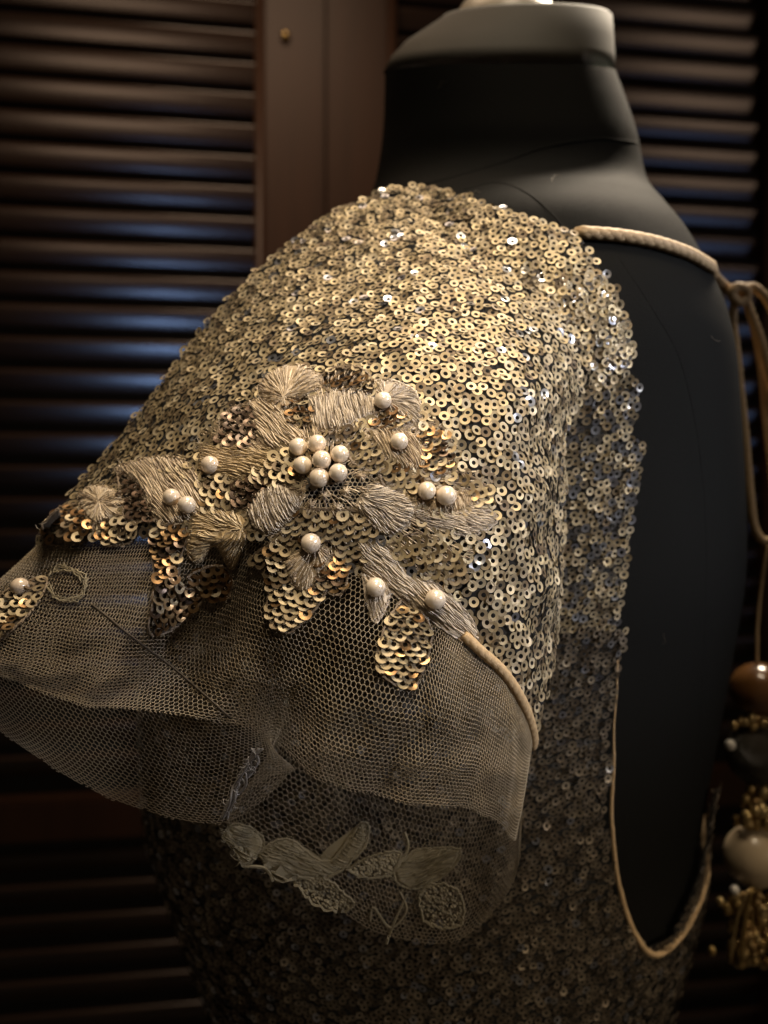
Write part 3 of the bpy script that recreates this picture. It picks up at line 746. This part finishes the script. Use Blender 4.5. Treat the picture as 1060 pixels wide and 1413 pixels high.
# pearls
pm = {}
bm = bmesh.new(); bmesh.ops.create_uvsphere(bm, u_segments=28, v_segments=18, radius=1); pearl_me = bpy.data.meshes.new('pearl'); bm.to_mesh(pearl_me); bm.free()
pearl_me.polygons.foreach_set('use_smooth', [True] * len(pearl_me.polygons)); pearl_me.materials.append(M['pearl'])
PEARLS = [(411.5, 616.7, 13, .0034), (437.7, 612.3, 13, .0034), (469, 626.6, 13, .0034), (444, 634.5, 13.4, .0046), (417.9, 641.7, 13, .0034), (467, 652, 13, .0034), (440.5, 659, 14, .0034),
          (528.4, 552.5, 12.3, .0038), (551, 609, 12.6, .0040), (589, 677, 13, .0038), (616, 684, 14.5, .0038), (429, 749.4, 14, .004), (518.5, 810.4, 14, .0042), (601, 827, 14.5, .0044),
          (290, 641.5, 13, .0036), (236.6, 686, 12.2, .0042), (258, 696.6, 12.6, .0044), (27.5, 809.5, 13, .0030)]
for x, y, r, h in PEARLS:
    p, n = cloth(x, y); d = p.y - h * .8
    o = link('pearl', pearl_me); o.parent = applique; o.matrix_parent_inverse = Matrix.Identity(4)
    rr = r / F * d
    o.matrix_basis = Matrix.Translation(P(x, y, d)) @ Matrix.Rotation(random.random() * 3, 4, 'X') @ Matrix.Diagonal((rr, rr, rr * random.uniform(.96, 1), 1))
# curl of thread on the tulle at the left
mb = MB()
for k in range(3):
    path = []
    for i in range(50):
        a = R(-150 + 330 * i / 49); x = 93 + (24 + 4 * math.sin(a * 1.5 + k)) * math.cos(a) + random.gauss(0, 1.4); y = 808 + (23 + 4 * math.sin(a * 2.2 + k)) * math.sin(a) + random.gauss(0, 1.4)
        p, n = cloth(x, y); path.append(p + n * .0009)
    mb.add(*tube_geo(path, .00025, 5))
sub(under(mb.build('thread_curl', M['thread_olive'], None), blouse))

# ---- embroidery on the inside of the far layer
FARP = [
    (c6([(60, 385), (95, 345), (160, 365), (185, 410), (130, 475), (100, 430)]), ('a', 20), 'thread_olive'),
    (c6([(170, 430), (260, 390), (380, 460), (490, 335), (495, 410), (400, 500), (300, 510), (220, 515)]), ('a', 20), 'thread_olive'),
    (c6([(580, 490), (640, 430), (700, 420), (785, 425), (750, 490), (660, 540), (600, 530)]), ('a', 160), 'thread_olive'),
]
for poly, mode, key in FARP: sub(thread_petal(poly, mode, .0012, key, blouse, far_bvh, .8, 'lining_leaf'))
for poly in (c6([(270, 510), (340, 490), (450, 570), (445, 605), (370, 605), (310, 560)]), c6([(660, 560), (700, 525), (780, 550), (795, 620), (770, 660), (690, 650), (665, 610)]), c6([(440, 480), (520, 440), (600, 430), (570, 500), (480, 505)])):
    mb = MB(); xs = [q[0] for q in poly]; ys = [q[1] for q in poly]
    for _ in range(900):
        x = random.uniform(min(xs), max(xs)); y = random.uniform(min(ys), max(ys))
        if not inpoly(x, y, poly): continue
        if len(mb.v) > 170 * 5: break
        p, n = cloth(x, y, far_bvh); r = random.uniform(.0005, .0009); c = p + n * .0006; a = n.orthogonal().normalized(); b = n.cross(a)
        mb.add([c + a * r, c + b * r, c - a * r, c - b * r, c + n * r * .7], [(0, 1, 4), (1, 2, 4), (2, 3, 4), (3, 0, 4)])
    mb.add(*outline(poly, .0005, .0007, far_bvh, 60, 1.2))
    sub(under(mb.build('lining_leaf', M['thread_olive'], None), blouse))
fz = MB()
for poly in [f[0] for f in FARP]:
    for _ in range(60):
        i = random.randrange(len(poly)); t = random.random(); q0, q1 = poly[i - 1], poly[i]
        x = q0[0] + (q1[0] - q0[0]) * t; y = q0[1] + (q1[1] - q0[1]) * t; a = random.uniform(0, 6.28); ln = random.uniform(5, 17); pts = []
        for k in (0, .35, .7, 1):
            p, n = cloth(x + math.cos(a + k) * ln * k, y + math.sin(a + k) * ln * k, far_bvh); pts.append(p + n * (.0006 + .001 * k * random.random()))
        fz.add(*prism(pts, .00009, n))
o = sub(under(fz.build('loose_thread', M['thread_olive'], None), blouse)); o['kind'] = 'stuff'
for pts in ([(510, 640), (520, 600), (570, 660), (620, 610), (600, 550)], [(560, 710), (580, 650), (622, 560)], [(585, 480), (625, 420), (615, 370)], [(130, 475), (190, 480), (215, 520)]):
    path = []
    for q in resample(c6(pts), 40):
        p, n = cloth(q[0], q[1], far_bvh); path.append(p + n * .0006)
    sub(under(mesh_obj('lining_thread', *tube_geo(path, .0005, 5), M['thread_olive']), blouse))
path = []
for q in resample([(128, 835), (190, 885), (255, 935), (318, 990)], 50):
    p, n = cloth(q[0], q[1]); path.append(p + n * .0003)
sub(under(mesh_obj('frill_seam', *tube_geo(path, .00035, 5), M['ground'], None, True), blouse))
# silvery gathered thread in the fold between the two lobes
mb = MB()
for k in range(9):
    pts = [(356 + random.gauss(0, 5), 1033, .2535), (346 + random.gauss(0, 5), 1050, .2545), (338 + random.gauss(0, 5), 1068, .2560), (328 + random.gauss(0, 6), 1085, .2570), (320 + random.gauss(0, 4), 1104, .2580), (308 + random.gauss(0, 4), 1130, .260)]
    mb.add(*tube_geo(path3([(x + random.gauss(0, 2), y, d + random.gauss(0, .0006)) for x, y, d in pts], 40), random.uniform(.00018, .0004), 5))
for k in range(26):
    x = random.uniform(0, 1); q = (352 - 38 * x + random.gauss(0, 5), 1036 + 85 * x, .253 + .006 * x); a = random.uniform(0, 6.28)
    mb.add(*tube_geo(path3([q, (q[0] + 5 * math.cos(a), q[1] + 5 * math.sin(a), q[2] - .0006), (q[0] + 9 * math.cos(a + .6), q[1] + 9 * math.sin(a + .6), q[2])], 6), .00018, 4))
sub(under(mb.build('gathering_thread', M['silver_thread'], None, True), blouse))

# ---- sequins of the sleeve and bodice
def keep_sleeve(x, y, p):
    if x < -40 or x > 1000: return False
    for pl in allpoly:
        if inpoly(x, y, pl): return False
    return not inpoly(x, y, CENTRE)
pts = scatter(SV, SF, .00234, keep_sleeve)
ind, rest = [], []
for p, n, x, y in pts:
    fr_ = frame(p + n * random.uniform(.0005, .0013), rnd_tilt(n, .15), SR * random.uniform(.84, .96), random.random() * 6)
    vis = (0 < x < 1060 and 0 < y < 1413)
    hit = shell_bvh.ray_cast(Vector((0, 0, 0)), p.normalized())
    if hit[0] is not None and hit[3] < p.length - .002: vis = False
    face = -n.dot(p.normalized())
    (ind if vis and face > .5 else rest).append((p.y / max(face, .2), fr_))
ind.sort(key=lambda q: q[0])
n_more = 60
for _, m_ in ind[:n_more]:
    o = link('sequin', sq_me['gold'] if random.random() > .04 else sq_me['silver'])
    o.parent = sleeve; o.matrix_parent_inverse = Matrix.Identity(4); o.matrix_basis = m_
rest += ind[n_more:]
random.shuffle(rest); k = int(len(rest) * .04)
o = joined('sequin_cover', [m_ for _, m_ in rest[k:]], 'gold', blouse); sub(o, sleeve)
o = joined('silver_sequin_cover', [m_ for _, m_ in rest[:k]], 'silver', blouse); sub(o, sleeve)
def keep_body(x, y, p): return -40 < x < 1100 and 380 < y < 1500 and p[1] < .445
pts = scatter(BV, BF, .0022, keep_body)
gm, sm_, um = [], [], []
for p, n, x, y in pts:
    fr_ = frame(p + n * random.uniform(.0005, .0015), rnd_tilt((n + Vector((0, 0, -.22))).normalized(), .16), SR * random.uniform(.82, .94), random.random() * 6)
    (sm_ if random.random() < (.33 if x > 770 and y < 860 else .07) else (um if x > 740 and y < 870 else gm)).append(fr_)  # lower bodice takes the shaded gold, upper right strip more painted glints
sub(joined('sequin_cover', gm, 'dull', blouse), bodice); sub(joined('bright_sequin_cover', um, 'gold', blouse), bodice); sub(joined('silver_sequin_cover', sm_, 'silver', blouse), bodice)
print('sequins', n_ind, n_more, len(rest), len(pts))

# ------------------------------------------------------------------ beaded tassel hanging from the back tie
tassel = empty('beaded_tassel', P(1048, 860, .42))
tag(tassel, 'gold beaded tassel with amber bead and cream drop hanging beside the back', 'tassel')
def blob(name, px, py, rx, ry, key, d=.42, seg=20, lump=0):
    bm = bmesh.new(); bmesh.ops.create_uvsphere(bm, u_segments=seg, v_segments=seg * 2 // 3, radius=1)
    for v in bm.verts:
        if lump: v.co *= 1 + random.uniform(-lump, lump)
    me = bpy.data.meshes.new(name); bm.to_mesh(me); bm.free(); me.materials.append(M[key]); me.polygons.foreach_set('use_smooth', [True] * len(me.polygons))
    o = bpy.data.objects.new(name, me); C.objects.link(o); o.parent = tassel
    o.location = P(px, py, d) - tassel.location; o.scale = (rx / F * d, rx / F * d, ry / F * d); return o
s = mesh_obj('string', *tube_geo(path3([(1062, 745, .419), (1052, 800, .42), (1046, 860, .42), (1045, 915, .42), (1044, 1290, .42)], 40), .0009, 6), M['cord'], None, True); under(s, tassel)
blob('amber_bead', 1048, 952, 40, 38, 'amber'); blob('dark_bead', 1044, 1040, 40, 42, 'dark_bead', lump=.05)
def beads(name, n, cx, cy, wx, wy, r0, r1, key, d=.417, dd=.006):
    mb = MB()
    for _ in range(n):
        x = random.gauss(cx, wx); y = random.uniform(cy - wy, cy + wy); dep = d + random.uniform(-dd, dd); r = random.uniform(r0, r1) / F * dep
        c = P(x, y, dep); V = []; Fc = []; m1, m2 = 5, 8
        for i in range(m1 + 1):
            for j in range(m2):
                a = math.pi * i / m1; b = 2 * math.pi * j / m2; V.append(c + Vector((math.sin(a) * math.cos(b), math.sin(a) * math.sin(b), 1.25 * math.cos(a))) * r)
        for i in range(m1):
            for j in range(m2): Fc.append((i * m2 + j, i * m2 + (j + 1) % m2, (i + 1) * m2 + (j + 1) % m2, (i + 1) * m2 + j))
        mb.add(V, Fc)
    o = under(mb.build(name, M[key], None, True), tassel); o['kind'] = 'stuff'; return o
beads('seed_bead_collar', 46, 1044, 1112, 13, 26, 5, 9, 'seed'); beads('seed_bead_collar', 22, 1045, 996, 16, 7, 5, 8, 'seed')
blob('cream_drop', 1040, 1182, 40, 42, 'cream')
for x, y, r in ((1008, 1028, 8), (1014, 1228, 7)): blob('crystal_bead', x, y, r, r, 'crystal', .41, 8)
beads('seed_bead_fringe', 260, 1040, 1282, 18, 46, 4, 8, 'seed')
mb = MB()
for k in range(26):
    a = random.uniform(-1, 1); dep = .42 + random.uniform(-.012, .012)
    mb.add(*tube_geo(path3([(1042 + a * 8, 1225, dep), (1040 + a * 24, 1265, dep), (1038 + a * 34, 1325 + random.uniform(-14, 8), dep)], 10), .0007, 5))
o = under(mb.build('fringe', M['seed'], None, True), tassel); o['kind'] = 'stuff'
